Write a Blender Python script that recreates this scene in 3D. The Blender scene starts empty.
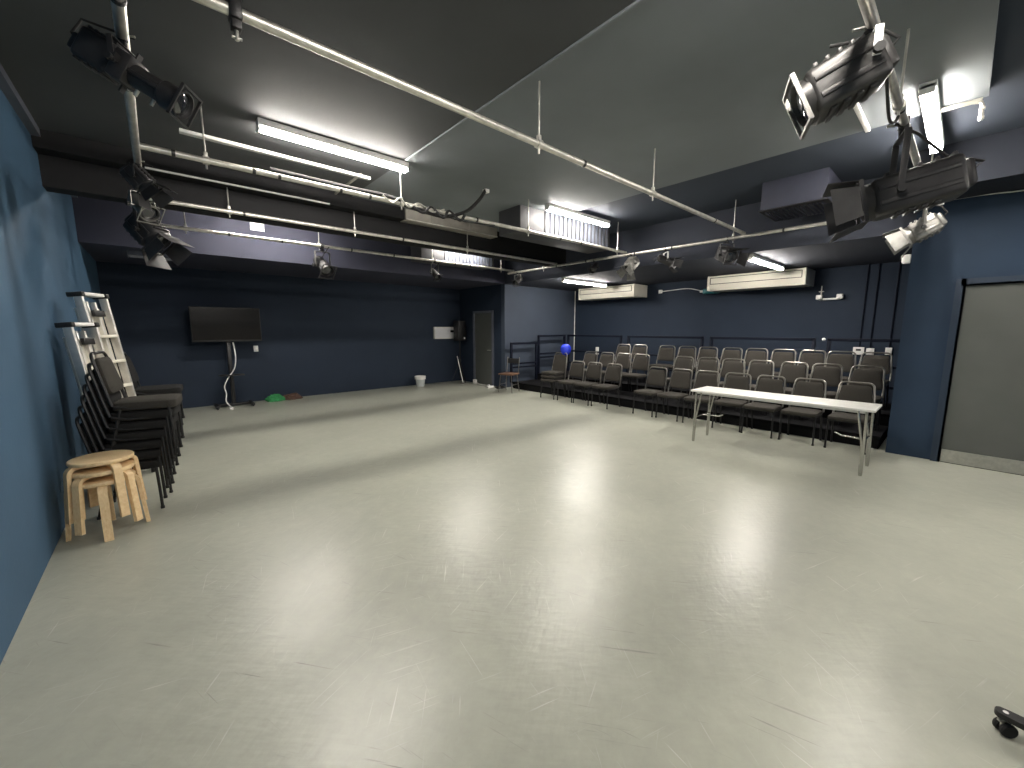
import bpy, bmesh, math, random
from mathutils import Vector, Matrix
random.seed(7)
SC = bpy.context.scene
COL = SC.collection
PI = math.pi
R = math.radians

# ------------------------------------------------------------------ materials
def mat(name, col, rough=0.6, metal=0.0, var=0.0, scale=8.0, bump=0.0, bscale=60.0, emit=None, spec=0.5, coat=0.0):
    m = bpy.data.materials.new(name); m.use_nodes = True
    nt = m.node_tree; b = nt.nodes['Principled BSDF']
    b.inputs['Base Color'].default_value = (*col, 1)
    b.inputs['Roughness'].default_value = rough
    b.inputs['Metallic'].default_value = metal
    b.inputs['Specular IOR Level'].default_value = spec
    b.inputs['Coat Weight'].default_value = coat
    tc = nt.nodes.new('ShaderNodeTexCoord')
    if var > 0:
        n = nt.nodes.new('ShaderNodeTexNoise'); n.inputs['Scale'].default_value = scale; n.inputs['Detail'].default_value = 5
        nt.links.new(tc.outputs['Object'], n.inputs['Vector'])
        r = nt.nodes.new('ShaderNodeValToRGB')
        r.color_ramp.elements[0].position = 0.3; r.color_ramp.elements[1].position = 0.7
        r.color_ramp.elements[0].color = (*[c * (1 - var) for c in col], 1)
        r.color_ramp.elements[1].color = (*[min(1, c * (1 + var)) for c in col], 1)
        nt.links.new(n.outputs['Fac'], r.inputs['Fac']); nt.links.new(r.outputs['Color'], b.inputs['Base Color'])
    if bump > 0:
        n2 = nt.nodes.new('ShaderNodeTexNoise'); n2.inputs['Scale'].default_value = bscale; n2.inputs['Detail'].default_value = 3
        nt.links.new(tc.outputs['Object'], n2.inputs['Vector'])
        bp = nt.nodes.new('ShaderNodeBump'); bp.inputs['Strength'].default_value = bump; bp.inputs['Distance'].default_value = 0.01
        nt.links.new(n2.outputs['Fac'], bp.inputs['Height']); nt.links.new(bp.outputs['Normal'], b.inputs['Normal'])
    if emit:
        b.inputs['Emission Color'].default_value = (*emit[0], 1); b.inputs['Emission Strength'].default_value = emit[1]
    return m

NAVY = (0.048, 0.100, 0.165)
M = {}
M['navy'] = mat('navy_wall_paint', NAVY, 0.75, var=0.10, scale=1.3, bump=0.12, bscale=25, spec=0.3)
M['navy_door_wall'] = mat('shaded_navy_wall_paint', (0.0160, 0.0325, 0.0600), 0.7, var=0.10, scale=1.3, bump=0.1, bscale=25, spec=0.3)  # same navy paint as the left wall, with shade put into the colour
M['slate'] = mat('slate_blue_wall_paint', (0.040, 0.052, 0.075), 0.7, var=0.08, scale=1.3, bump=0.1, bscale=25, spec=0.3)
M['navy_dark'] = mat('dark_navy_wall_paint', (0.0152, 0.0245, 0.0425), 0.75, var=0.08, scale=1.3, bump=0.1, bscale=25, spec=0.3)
M['navy_trim'] = mat('navy_gloss_paint', (0.012, 0.023, 0.042), 0.45, var=0.08, scale=4)
M['rail_blue'] = mat('dark_blue_rail_paint', (0.004, 0.006, 0.014), 0.6, spec=0.15, var=0.1, scale=5)
M['ceil'] = mat('glare_lifted_ceiling_paint', (0.178, 0.194, 0.208), 0.8, var=0.12, scale=0.9, bump=0.06, bscale=30, spec=0.3)  # tone lifted so lamp glare is painted into the middle panel
M['ceil_navy'] = mat('navy_ceiling_paint', (0.037, 0.046, 0.064), 0.8, var=0.1, scale=0.9, spec=0.3)
M['bulk_seat'] = mat('dull_navy_paint', (0.036, 0.041, 0.056), 0.8, var=0.1, scale=0.9, spec=0.3)
M['bulk_dark'] = mat('dark_navy_bulkhead_paint', (0.013, 0.016, 0.024), 0.8, var=0.1, scale=0.9, spec=0.3)
M['ceil_dimmed'] = mat('dimmed_ceiling_paint', (0.070, 0.073, 0.076), 0.8, var=0.12, scale=0.9, bump=0.06, bscale=30, spec=0.3)  # slight panel difference, deepened to paint in the glare's fall-off
M['bulkhead'] = mat('lavender_navy_paint', (0.040, 0.042, 0.064), 0.75, var=0.08, scale=1.3, spec=0.3)
M['ceil_dark'] = mat('dark_beam_paint', (0.010, 0.010, 0.011), 0.8, var=0.12, scale=0.9, bump=0.06, bscale=30, spec=0.3)
M['trim_grey'] = mat('grey_trim_paint', (0.10, 0.11, 0.14), 0.6, var=0.1, scale=6)
M['door_grey'] = mat('grey_door_laminate', (0.076, 0.081, 0.074), 0.5, var=0.07, scale=3, bump=0.03, bscale=50)
M['steel'] = mat('brushed_steel', (0.55, 0.54, 0.50), 0.33, 1.0, var=0.12, scale=30)
M['chrome'] = mat('chrome_tube', (0.46, 0.45, 0.42), 0.2, 1.0, var=0.05, scale=12)
M['galv'] = mat('galvanised_tube', (0.62, 0.60, 0.55), 0.42, 0.85, var=0.16, scale=14, bump=0.05)
M['alu'] = mat('aluminium', (0.72, 0.70, 0.66), 0.38, 0.8, var=0.08, scale=20)
M['black_metal'] = mat('black_enamel_metal', (0.012, 0.012, 0.013), 0.42, 0.2, var=0.2, scale=20)
M['lamp_black'] = mat('lamp_black_enamel', (0.028, 0.027, 0.028), 0.45, 0.3, var=0.2, scale=16)
M['lamp_mid'] = mat('dark_grey_lamp_enamel', (0.045, 0.044, 0.043), 0.4, 0.4, var=0.2, scale=16)
M['lamp_grey'] = mat('worn_grey_lamp_metal', (0.24, 0.235, 0.22), 0.4, 0.7, var=0.25, scale=18)
M['black_plastic'] = mat('black_plastic', (0.012, 0.012, 0.012), 0.5, var=0.15, scale=20)
M['rubber'] = mat('black_rubber', (0.012, 0.012, 0.012), 0.8, var=0.2, scale=25)
M['fabric'] = mat('grey_chair_fabric', (0.039, 0.036, 0.031), 0.9, var=0.12, scale=120, bump=0.25, bscale=400, spec=0.2)
M['fabric_dark'] = mat('black_and_shaded_chair_fabric', (0.014, 0.014, 0.014), 0.9, var=0.12, scale=120, bump=0.25, bscale=400, spec=0.2)  # real black on the rear stack, painted-in shade on the tall one
M['platform'] = mat('black_platform_board', (0.0045, 0.0045, 0.0055), 0.85, spec=0.15, var=0.25, scale=5)
M['fascia'] = mat('dark_fascia_board', (0.005, 0.005, 0.006), 0.7, spec=0.2, var=0.2, scale=3)
M['white'] = mat('white_plastic', (0.78, 0.77, 0.74), 0.4, var=0.03, scale=10)
M['cream'] = mat('cream_casing', (0.70, 0.67, 0.58), 0.4, var=0.03, scale=6)
M['table_white'] = mat('white_laminate', (0.80, 0.79, 0.75), 0.35, var=0.02, scale=4)
M['paper'] = mat('white_paper', (0.75, 0.75, 0.78), 0.8, var=0.02, scale=8)
M['screen'] = mat('black_screen_glass', (0.010, 0.009, 0.008), 0.22, var=0.05, scale=3, spec=0.15)
M['teal'] = mat('teal_plastic', (0.02, 0.17, 0.19), 0.45, var=0.06, scale=10)
M['balloon'] = mat('blue_balloon_rubber', (0.02, 0.045, 0.62), 0.25, var=0.06, scale=8)
M['green'] = mat('green_cloth', (0.03, 0.22, 0.07), 0.9, var=0.25, scale=20)
M['brown'] = mat('brown_cloth', (0.09, 0.05, 0.035), 0.9, var=0.3, scale=20)
M['red_wood'] = mat('brown_seat_board', (0.16, 0.085, 0.05), 0.5, var=0.2, scale=15)
M['bucket'] = mat('pale_grey_plastic', (0.50, 0.53, 0.52), 0.45, var=0.05, scale=8)
M['grille'] = mat('pale_metal_grille', (0.085, 0.095, 0.125), 0.5, 0.2, var=0.06, scale=20)
M['duct'] = mat('grey_painted_duct', (0.050, 0.050, 0.054), 0.6, 0.1, var=0.08, scale=6)
M['duct_tan'] = mat('light_grey_duct', (0.30, 0.28, 0.25), 0.6, 0.1, var=0.15, scale=5)  # paler than the dark boxing it continues
M['duct_navy'] = mat('navy_painted_duct', (0.030, 0.033, 0.052), 0.65, 0.0, var=0.08, scale=6)
M['lens'] = mat('dark_lens_glass', (0.02, 0.022, 0.025), 0.06, 0.0, var=0.1, scale=5, coat=0.6)
M['tube_light'] = mat('lit_diffuser', (0.9, 0.9, 0.88), 0.4, emit=((1.0, 0.94, 0.86), 34.0), var=0.01)
M['dead_tube'] = mat('unlit_diffuser', (0.25, 0.25, 0.27), 0.5, var=0.05)

def wood_mat():
    m = bpy.data.materials.new('birch_veneer'); m.use_nodes = True
    nt = m.node_tree; b = nt.nodes['Principled BSDF']; b.inputs['Roughness'].default_value = 0.42
    tc = nt.nodes.new('ShaderNodeTexCoord'); mp = nt.nodes.new('ShaderNodeMapping')
    mp.inputs['Scale'].default_value = (3, 40, 14)
    n = nt.nodes.new('ShaderNodeTexNoise'); n.inputs['Scale'].default_value = 2.5; n.inputs['Detail'].default_value = 6
    r = nt.nodes.new('ShaderNodeValToRGB')
    r.color_ramp.elements[0].position = 0.3; r.color_ramp.elements[0].color = (0.76, 0.53, 0.28, 1)
    r.color_ramp.elements[1].position = 0.7; r.color_ramp.elements[1].color = (0.90, 0.69, 0.41, 1)
    nt.links.new(tc.outputs['Object'], mp.inputs['Vector']); nt.links.new(mp.outputs['Vector'], n.inputs['Vector'])
    nt.links.new(n.outputs['Fac'], r.inputs['Fac']); nt.links.new(r.outputs['Color'], b.inputs['Base Color'])
    return m
M['birch'] = wood_mat()

def floor_mat():
    m = bpy.data.materials.new('scuffed_grey_vinyl'); m.use_nodes = True
    nt = m.node_tree; L = nt.links; b = nt.nodes['Principled BSDF']
    tc = nt.nodes.new('ShaderNodeTexCoord')
    def noise(scale, detail=4, rough=0.55, vec=None):
        n = nt.nodes.new('ShaderNodeTexNoise'); n.inputs['Scale'].default_value = scale
        n.inputs['Detail'].default_value = detail; n.inputs['Roughness'].default_value = rough
        L.new(vec if vec else tc.outputs['Object'], n.inputs['Vector']); return n
    def ramp(src, p0, c0, p1, c1):
        r = nt.nodes.new('ShaderNodeValToRGB'); e = r.color_ramp.elements
        e[0].position = p0; e[0].color = c0; e[1].position = p1; e[1].color = c1
        L.new(src, r.inputs['Fac']); return r
    def mapped(rot, sc):
        m0 = nt.nodes.new('ShaderNodeMapping'); m0.inputs['Rotation'].default_value = (0, 0, rot)
        L.new(tc.outputs['Object'], m0.inputs['Vector'])
        mp = nt.nodes.new('ShaderNodeMapping'); mp.inputs['Scale'].default_value = sc
        L.new(m0.outputs['Vector'], mp.inputs['Vector']); return mp.outputs['Vector']
    def mix(fac, a, bb, mode='MIX'):
        x = nt.nodes.new('ShaderNodeMix'); x.data_type = 'RGBA'; x.blend_type = mode
        if isinstance(fac, float): x.inputs[0].default_value = fac
        else: L.new(fac, x.inputs[0])
        for s, v in ((6, a), (7, bb)):
            if isinstance(v, tuple): x.inputs[s].default_value = v
            else: L.new(v, x.inputs[s])
        return x.outputs[2]
    big = ramp(noise(0.8, 5).outputs['Fac'], 0.3, (0.310, 0.318, 0.268, 1), 0.7, (0.375, 0.384, 0.322, 1))
    fine = ramp(noise(9, 6, 0.7).outputs['Fac'], 0.25, (0.90, 0.90, 0.90, 1), 0.75, (1.06, 1.06, 1.05, 1))
    c = mix(1.0, big.outputs['Color'], fine.outputs['Color'], 'MULTIPLY')
    scr = None
    for i, (rot, p) in enumerate(((0.3, 0.66), (1.25, 0.68), (2.2, 0.66), (2.75, 0.68), (0.9, 0.67), (1.75, 0.68))):
        s = noise(1.0, 2, 0.5, mapped(rot, (2.2, 70, 1)))
        patch = noise(1.6 + 0.3 * i, 3)
        mu = nt.nodes.new('ShaderNodeMath'); mu.operation = 'MULTIPLY'
        a = ramp(s.outputs['Fac'], p, (0, 0, 0, 1), p + 0.06, (.75, .75, .75, 1))
        q = ramp(patch.outputs['Fac'], 0.48, (0, 0, 0, 1), 0.62, (1, 1, 1, 1))
        L.new(a.outputs['Color'], mu.inputs[0]); L.new(q.outputs['Color'], mu.inputs[1])
        col = (0.17, 0.165, 0.15, 1) if i % 3 == 1 else (0.50, 0.49, 0.45, 1)
        c = mix(mu.outputs[0], c, col)
        scr = mu.outputs[0]
    L.new(c, b.inputs['Base Color'])
    rr = ramp(noise(2.2, 5).outputs['Fac'], 0.2, (0.285, 0.285, 0.285, 1), 0.8, (0.35, 0.35, 0.35, 1))
    L.new(rr.outputs['Color'], b.inputs['Roughness'])
    b.inputs['Specular IOR Level'].default_value = 0.5
    n1 = noise(1.0, 1.5, 0.5, mapped(0.75, (8, 26, 1)))
    n3 = noise(1.0, 1.5, 0.5, mapped(-0.5, (9, 30, 1)))
    ad = nt.nodes.new('ShaderNodeMath'); ad.operation = 'ADD'
    L.new(n1.outputs['Fac'], ad.inputs[0]); L.new(n3.outputs['Fac'], ad.inputs[1])
    bp = nt.nodes.new('ShaderNodeBump'); bp.inputs['Strength'].default_value = 0.30; bp.inputs['Distance'].default_value = 0.0045
    L.new(ad.outputs[0], bp.inputs['Height']); L.new(bp.outputs['Normal'], b.inputs['Normal'])
    return m
M['floor'] = floor_mat()

# ------------------------------------------------------------------ mesh builder
class MB:
    def __init__(self, T=None):
        self.bm = bmesh.new(); self.T = T or Matrix.Identity(4)
    def _xf(self, vs):
        for v in vs: v.co = self.T @ v.co
    def box(self, c, s, rot=None, bevel=0.0, seg=2):
        r = bmesh.ops.create_cube(self.bm, size=1.0); vs = r['verts']
        m = Matrix.Translation(Vector(c)) @ (rot.to_4x4() if rot is not None else Matrix.Identity(4))
        for v in vs: v.co = Vector((v.co.x * s[0], v.co.y * s[1], v.co.z * s[2]))
        if bevel > 0:
            es = list({e for v in vs for e in v.link_edges})
            o = bmesh.ops.bevel(self.bm, geom=es, offset=min(bevel, min(s) * 0.45), segments=seg, affect='EDGES', profile=0.5)
            vs = list({v for f in o['faces'] for v in f.verts} | {v for v in vs if v.is_valid})
        for v in vs: v.co = self.T @ (m @ v.co)
        return self
    def bar(self, p0, p1, w, h, up=(0, 0, 1), bevel=0.0):
        p0, p1 = Vector(p0), Vector(p1); d = p1 - p0; x = d.normalized(); u = Vector(up)
        if abs(x.dot(u)) > 0.99: u = Vector((1, 0, 0))
        y = u.cross(x).normalized(); z = x.cross(y)
        rot = Matrix((x, y, z)).transposed()
        return self.box((p0 + p1) / 2, (d.length, w, h), rot, bevel)
    def cyl(self, p0, p1, r0, r1=None, n=14, caps=True):
        r1 = r0 if r1 is None else r1
        p0, p1 = Vector(p0), Vector(p1); d = (p1 - p0).normalized()
        u = Vector((0, 0, 1)) if abs(d.z) < 0.9 else Vector((1, 0, 0))
        a = u.cross(d).normalized(); b = d.cross(a)
        A, B = [], []
        for i in range(n):
            t = 2 * PI * i / n; o = a * math.cos(t) + b * math.sin(t)
            A.append(self.bm.verts.new(self.T @ (p0 + o * r0))); B.append(self.bm.verts.new(self.T @ (p1 + o * r1)))
        for i in range(n):
            j = (i + 1) % n; self.bm.faces.new((A[i], A[j], B[j], B[i]))
        if caps:
            self.bm.faces.new(A[::-1]); self.bm.faces.new(B)
        return self
    def tube(self, pts, r, n=8, closed=False):
        P = [Vector(p) for p in pts]; N = len(P); rings = []
        prev = None
        for i in range(N):
            if closed: d = P[(i + 1) % N] - P[i - 1]
            else: d = P[min(i + 1, N - 1)] - P[max(i - 1, 0)]
            d.normalize()
            if prev is None:
                u = Vector((0, 0, 1)) if abs(d.z) < 0.9 else Vector((1, 0, 0))
                a = u.cross(d).normalized()
            else:
                a = (prev - d * prev.dot(d)).normalized()
            prev = a; b = d.cross(a)
            rings.append([self.bm.verts.new(self.T @ (P[i] + (a * math.cos(2 * PI * k / n) + b * math.sin(2 * PI * k / n)) * r)) for k in range(n)])
        for i in range(N if closed else N - 1):
            A, B = rings[i], rings[(i + 1) % N]
            for k in range(n):
                j = (k + 1) % n
                self.bm.faces.new((A[k], A[j], B[j], B[k]))
        if not closed:
            self.bm.faces.new(rings[0][::-1]); self.bm.faces.new(rings[-1])
        return self
    def lathe(self, prof, n=24, c=(0, 0, 0), axis=None):
        """prof: list of (r, z); axis: matrix 3x3 whose columns orient the lathe"""
        A = axis.to_4x4() if axis is not None else Matrix.Identity(4); A = Matrix.Translation(Vector(c)) @ A
        rings = []
        for r, z in prof:
            if r < 1e-6: rings.append([self.bm.verts.new(self.T @ (A @ Vector((0, 0, z))))])
            else: rings.append([self.bm.verts.new(self.T @ (A @ Vector((r * math.cos(2 * PI * k / n), r * math.sin(2 * PI * k / n), z)))) for k in range(n)])
        for a, b in zip(rings, rings[1:]):
            for k in range(n):
                j = (k + 1) % n
                if len(a) == 1 and len(b) == 1: continue
                if len(a) == 1: self.bm.faces.new((a[0], b[j], b[k]))
                elif len(b) == 1: self.bm.faces.new((a[k], a[j], b[0]))
                else: self.bm.faces.new((a[k], a[j], b[j], b[k]))
        return self
    def pad(self, outline, thick, mtx, edge=0.015, bulge=0.01):
        """cushion: 2D outline (list of xy, ccw) given thickness along local z, rounded edges and a bulged face; mtx places it"""
        cx = sum(p[0] for p in outline) / len(outline); cy = sum(p[1] for p in outline) / len(outline)
        def ring(ins, z):
            out = []
            for x, y in outline:
                dx, dy = x - cx, y - cy; l = math.hypot(dx, dy); k = max(0, (l - ins) / l)
                out.append(self.bm.verts.new(self.T @ (mtx @ Vector((cx + dx * k, cy + dy * k, z)))))
            return out
        h = thick / 2
        spec = [(edge, -h), (edge * 0.3, -h + edge * 0.3), (0, -h + edge), (0, h - edge), (edge * 0.3, h - edge * 0.3), (edge, h), (edge * 4, h + bulge * 0.7), (edge * 8, h + bulge)]
        rs = [ring(*s) for s in spec]; n = len(outline)
        for a, b in zip(rs, rs[1:]):
            for k in range(n):
                j = (k + 1) % n; self.bm.faces.new((a[k], a[j], b[j], b[k]))
        self.bm.faces.new(rs[0][::-1]); self.bm.faces.new(rs[-1])
        return self
    def poly(self, pts, thick, mtx=None):
        """flat plate from an outline in local xy, extruded by thick in z"""
        mtx = mtx or Matrix.Identity(4)
        a = [self.bm.verts.new(self.T @ (mtx @ Vector((x, y, 0)))) for x, y in pts]
        b = [self.bm.verts.new(self.T @ (mtx @ Vector((x, y, thick)))) for x, y in pts]
        n = len(pts)
        self.bm.faces.new(a[::-1]); self.bm.faces.new(b)
        for k in range(n):
            j = (k + 1) % n; self.bm.faces.new((a[k], a[j], b[j], b[k]))
        return self
    def build(self, name, m, parent=None, smooth=True):
        bmesh.ops.recalc_face_normals(self.bm, faces=self.bm.faces)
        me = bpy.data.meshes.new(name); self.bm.to_mesh(me); self.bm.free()
        me.materials.append(m)
        if smooth:
            me.shade_smooth(); me.set_sharp_from_angle(angle=R(38))
        o = bpy.data.objects.new(name, me); COL.objects.link(o)
        if parent: o.parent = parent
        return o

def tag(o, label, cat, group=None, kind=None):
    o['label'] = label; o['category'] = cat
    if group: o['group'] = group
    if kind: o['kind'] = kind
    return o
def thing(name, label, cat, loc=(0, 0, 0), rz=0, group=None):
    o = bpy.data.objects.new(name, None); COL.objects.link(o); o.empty_display_size = 0.1
    o.location = loc; o.rotation_euler = (0, 0, rz)
    return tag(o, label, cat, group)
def struct(name, mb, m, label=None, cat=None, parent=None):
    o = mb.build(name, m, parent, smooth=False)
    if parent is None:
        o['kind'] = 'structure'
        if label: tag(o, label, cat)
    return o
def copy_tree(o, parent=None):
    c = o.copy(); COL.objects.link(c)
    if parent: c.parent = parent
    for ch in list(o.children): copy_tree(ch, c)
    return c
def rrect(w, h, r, n=4, wtop=None):
    """rounded (trapezoid) outline centred on 0, width w at the bottom and wtop at the top"""
    wt = w if wtop is None else wtop; pts = []
    for cx, cy, a0 in ((w / 2 - r, -h / 2 + r, -90), (wt / 2 - r, h / 2 - r, 0), (-wt / 2 + r, h / 2 - r, 90), (-w / 2 + r, -h / 2 + r, 180)):
        for k in range(n + 1):
            a = R(a0 + 90 * k / n); pts.append((cx + r * math.cos(a), cy + r * math.sin(a)))
    return pts
ORD = ['', 'first', 'second', 'third', 'fourth', 'fifth', 'sixth', 'seventh', 'eighth', 'ninth', 'tenth', 'eleventh', 'twelfth', 'thirteenth']

# ------------------------------------------------------------------ room shell
XL, XR, XS = -0.715, 7.0, 9.9       # left wall, right-hand wall plane, wall behind the seating
YB, YF, YN = 8.2, 10.33, -5.0       # plane of the rear wall, recess wall, wall behind the camera
ZC, ZO, ZL = 3.44, 3.50, 2.775      # main ceiling, outer ceiling, low ceilings
def slab(x0, x1, y0, y1, z0, z1):
    return MB().box(((x0 + x1) / 2, (y0 + y1) / 2, (z0 + z1) / 2), (x1 - x0, y1 - y0, z1 - z0))
struct('floor', slab(XL - .2, XS + .2, YN - .2, YF + .2, -.15, 0), M['floor'], 'scuffed glossy grey vinyl floor of the studio', 'floor')
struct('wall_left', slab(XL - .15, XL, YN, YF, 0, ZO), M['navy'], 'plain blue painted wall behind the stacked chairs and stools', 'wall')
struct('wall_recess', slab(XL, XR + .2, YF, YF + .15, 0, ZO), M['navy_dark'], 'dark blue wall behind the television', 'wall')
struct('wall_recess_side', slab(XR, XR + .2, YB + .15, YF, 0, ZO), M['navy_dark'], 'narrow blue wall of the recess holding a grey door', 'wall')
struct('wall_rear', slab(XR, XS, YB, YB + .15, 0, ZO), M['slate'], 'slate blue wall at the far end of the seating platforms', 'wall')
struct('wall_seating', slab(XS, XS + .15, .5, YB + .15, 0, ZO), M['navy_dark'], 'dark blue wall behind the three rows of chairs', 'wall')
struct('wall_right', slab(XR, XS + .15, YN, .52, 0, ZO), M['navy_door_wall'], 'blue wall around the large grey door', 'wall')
struct('wall_behind', slab(XL, XR, YN - .15, YN, 0, ZO), M['navy'])
struct('ceiling', slab(XL - .15, XS + .15, YN - .15, YF + .15, ZO, ZO + .12), M['ceil_navy'], 'dark upper ceiling along the right side of the room', 'ceiling')
struct('ceiling_main', slab(2.20, 5.13, .06, YB, ZC, ZO), M['ceil'], 'charcoal ceiling panel above the middle of the floor, tone lifted for glare', 'ceiling')
struct('ceiling_left', slab(XL, 2.20, .06, YB, ZC, ZO), M['ceil_dimmed'], 'ceiling panel left of the seam, toned down for the weaker lamp glare', 'ceiling')
struct('ceiling_seating', slab(XR, XS, .52, YB, ZL, ZO), M['bulk_seat'], 'low ceiling bulkhead over the seating', 'ceiling')
struct('ceiling_recess', slab(XL, XR, YB, YF, ZL + .015, ZO), M['bulkhead'], 'low blue bulkhead above the television recess', 'ceiling')
struct('trim_left', slab(XL, XL + .06, .06, YB, ZC - .07, ZC), M['trim_grey'], 'grey trim strip along the top of the left blue wall', 'trim')
struct('beam_ceiling', slab(XL, XR, 6.08, 6.30, 2.98, ZC), M['ceil_dark'], 'dark ceiling downstand beam just behind the third scaffold pipe', 'beam')
struct('beam_boxing', slab(XL, 3.0, 5.88, 6.08, 3.275, ZC), M['ceil_dark'], 'dark boxed duct along the front of the downstand beam, with a blunt end', 'beam')
struct('beam_right', slab(6.32, XR, YN, .52, 3.07, ZO), M['bulk_dark'], 'dark bulkhead along the top of the blue door wall', 'beam')

# door in the right-hand wall, and its frame
d = struct('door_1', slab(XR - .012, XR + .02, -1.0, .035, .0, 2.09), M['door_grey'], 'large grey door with a steel kick plate', 'door')
f = MB()
f.box((XR - .02, .075, 1.085), (.05, .08, 2.17)); f.box((XR - .02, -.47, 2.13), (.05, 1.09, .08)); f.box((XR - .03, .045, 1.05), (.03, .02, 2.1)); f.box((XR - .03, -.47, 2.10), (.03, 1.05, .02))
struct('frame', f, M['navy_trim'], parent=d)
struct('kick_plate', slab(XR - .018, XR - .012, -.99, .03, .008, .16), M['steel'], parent=d)['label'] = 'brushed steel kick plate'
# grey door of the recess
d = struct('door_2', slab(XR - .012, XR + .02, 8.73, 9.54, 0, 2.05), M['door_grey'], 'narrow grey door at the end of the recess', 'door')
f = MB()
for y in (8.70, 9.57): f.box((XR - .02, y, 1.04), (.05, .06, 2.08))
f.box((XR - .02, 9.135, 2.08), (.05, .93, .06))
struct('frame', f, M['trim_grey'], parent=d)
h = MB(); h.cyl((XR - .012, 8.80, 1.0), (XR - .06, 8.80, 1.0), .01); h.cyl((XR - .055, 8.80, 1.0), (XR - .055, 8.91, 1.0), .009)
struct('handle', h, M['steel'], parent=d)

# ------------------------------------------------------------------ ceiling lights
def batten(x0, x1, y, ztop, label, lit=True, name='ceiling_light', group='lit ceiling battens', zl=None):
    L = x1 - x0
    t = thing(name, label, 'ceiling light', ((x0 + x1) / 2, y, ztop), 0, group)
    b = MB(); b.box((0, 0, -.03), (L, .10, .06), bevel=.006); b.build('housing', M['white'] if lit else M['trim_grey'], t)
    e = MB(); e.box((0, 0, -.078), (L - .03, .075, .036), bevel=.016, seg=3); e.build('diffuser', M['tube_light'] if lit else M['dead_tube'], t)
    for s in (-1, 1):
        c = MB(); c.box((s * (L / 2 - .007), 0, -.066), (.014, .09, .066), bevel=.004)
        c.build('end_cap', M['white'] if lit else M['trim_grey'], t)
    return t
batten(.82, 2.26, 4.335, ZC, 'long bright ceiling batten beside the conduit, nearest the left of the room')
batten(4.50, 6.04, 4.30, 3.455, 'bright ceiling batten in front of the louvred duct box')
batten(4.50, 6.04, .37, 3.455, 'dazzling ceiling batten beside the large grey stage lamp at upper right')
batten(.82, 2.26, 7.388, ZC, 'ceiling batten hidden behind the dark downstand beam, toward the left wall')
batten(4.55, 5.75, 7.388, ZC, 'ceiling batten hidden behind the downstand beam, lighting the far duct box')
batten(7.10, 8.75, 2.36, ZL, 'bright batten on the low ceiling above the longer wall air conditioner')
batten(7.10, 8.75, 6.25, ZL, 'bright batten on the low ceiling in the far seating corner')
batten(.82, 2.26, .37, ZC, 'ceiling batten above the viewer, outside the picture')
for x0 in (.82, 4.5): batten(x0, x0 + 1.5, -3.3, ZO, 'added unseen ceiling batten behind the viewer, brightening the near floor')  # unseen pair added to brighten the near floor and ceiling
batten(-.25, .35, 8.62, ZL + .015, 'unlit grey batten under the television recess ceiling', lit=False, name='unlit_ceiling_light', group=None)

# ------------------------------------------------------------------ scaffold pipes of the lighting grid
ZP, RP = 3.0, 0.024
def grid_pipe(p0, p1, label, rods=(), clamps=(), name='hanging_scaffold_pipe', r=RP, m='galv'):
    t = thing(name, label, 'pipe', p0, 0, 'scaffold pipes of the lighting grid')
    p0, p1 = Vector(p0), Vector(p1); d = p1 - p0; u = d.normalized()
    MB().cyl((0, 0, 0), d, r, n=16).build('pipe', M[m], t)
    for s, top in rods:
        q = u * s
        b = MB(); b.cyl(q + Vector((0, 0, r)), q + Vector((0, 0, top - p0.z)), .007, n=8); b.build('hanger_rod', M['galv'], t)
        c = MB(); c.cyl(q - u * .022, q + u * .022, r + .009, n=14); c.box(q + Vector((0, 0, r + .02)), (.03, .03, .04), bevel=.004); c.cyl(q + Vector((0, 0, -r - .045)), q + Vector((0, 0, -r)), .008, n=8); c.build('clamp', M['galv'], t)
    for s in clamps:
        q = u * s
        c = MB(); c.cyl(q - u * .012, q + u * .012, r + .005, n=14); c.build('tape_band', M['black_plastic'], t)
    return t
grid_pipe((-.05, 2.30, ZP), (6.62, 2.30, ZP), 'long steel scaffold pipe, nearest of those crossing the ceiling', [(2.36, ZC), (4.05, ZC)], [2.9, 5.6])
grid_pipe((0.02, 4.36, ZP), (6.62, 4.30, ZP), 'scaffold pipe with bundled cable, under the brightest left batten', [(.41, ZC), (2.16, ZC), (4.12, ZC), (6.33, ZO)], [.2, .75, .95, 1.5, 1.8, 3.2, 4.8, 5.3])
grid_pipe((0.02, 6.00, ZP), (6.62, 6.02, ZP), 'scaffold pipe just below the ceiling downstand beam', [(.75, 3.275), (2.25, 3.275), (4.24, 3.275)], [.9, 3.0])
grid_pipe((0.02, 7.40, ZP), (6.62, 7.42, ZP), 'farthest scaffold pipe, in front of the recess bulkhead', [(.40, ZC), (2.16, ZC), (4.35, ZC), (6.2, ZO)], [.9, 1.6, 2.7, 3.5, 4.9, 5.3])
grid_pipe((6.60, 1.19, ZP - .045), (6.60, 7.60, ZP - .045), 'scaffold pipe running along the front of the seating', [(1.25, ZO), (5.2, ZO)], [.6, 2.2, 2.9, 4.0, 4.8])
grid_pipe((0.0, 1.95, ZP - .045), (0.0, 7.6, ZP - .045), 'scaffold pipe along the left wall carrying three lamps', [(1.2, ZC), (3.4, ZC)], [.5, 1.3])
grid_pipe((1.6, .43, ZP), (6.64, .40, ZP), 'scaffold pipe at upper right carrying the big lamps', [(2.05, ZC), (4.6, ZO)], [1.2, 2.1])
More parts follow.
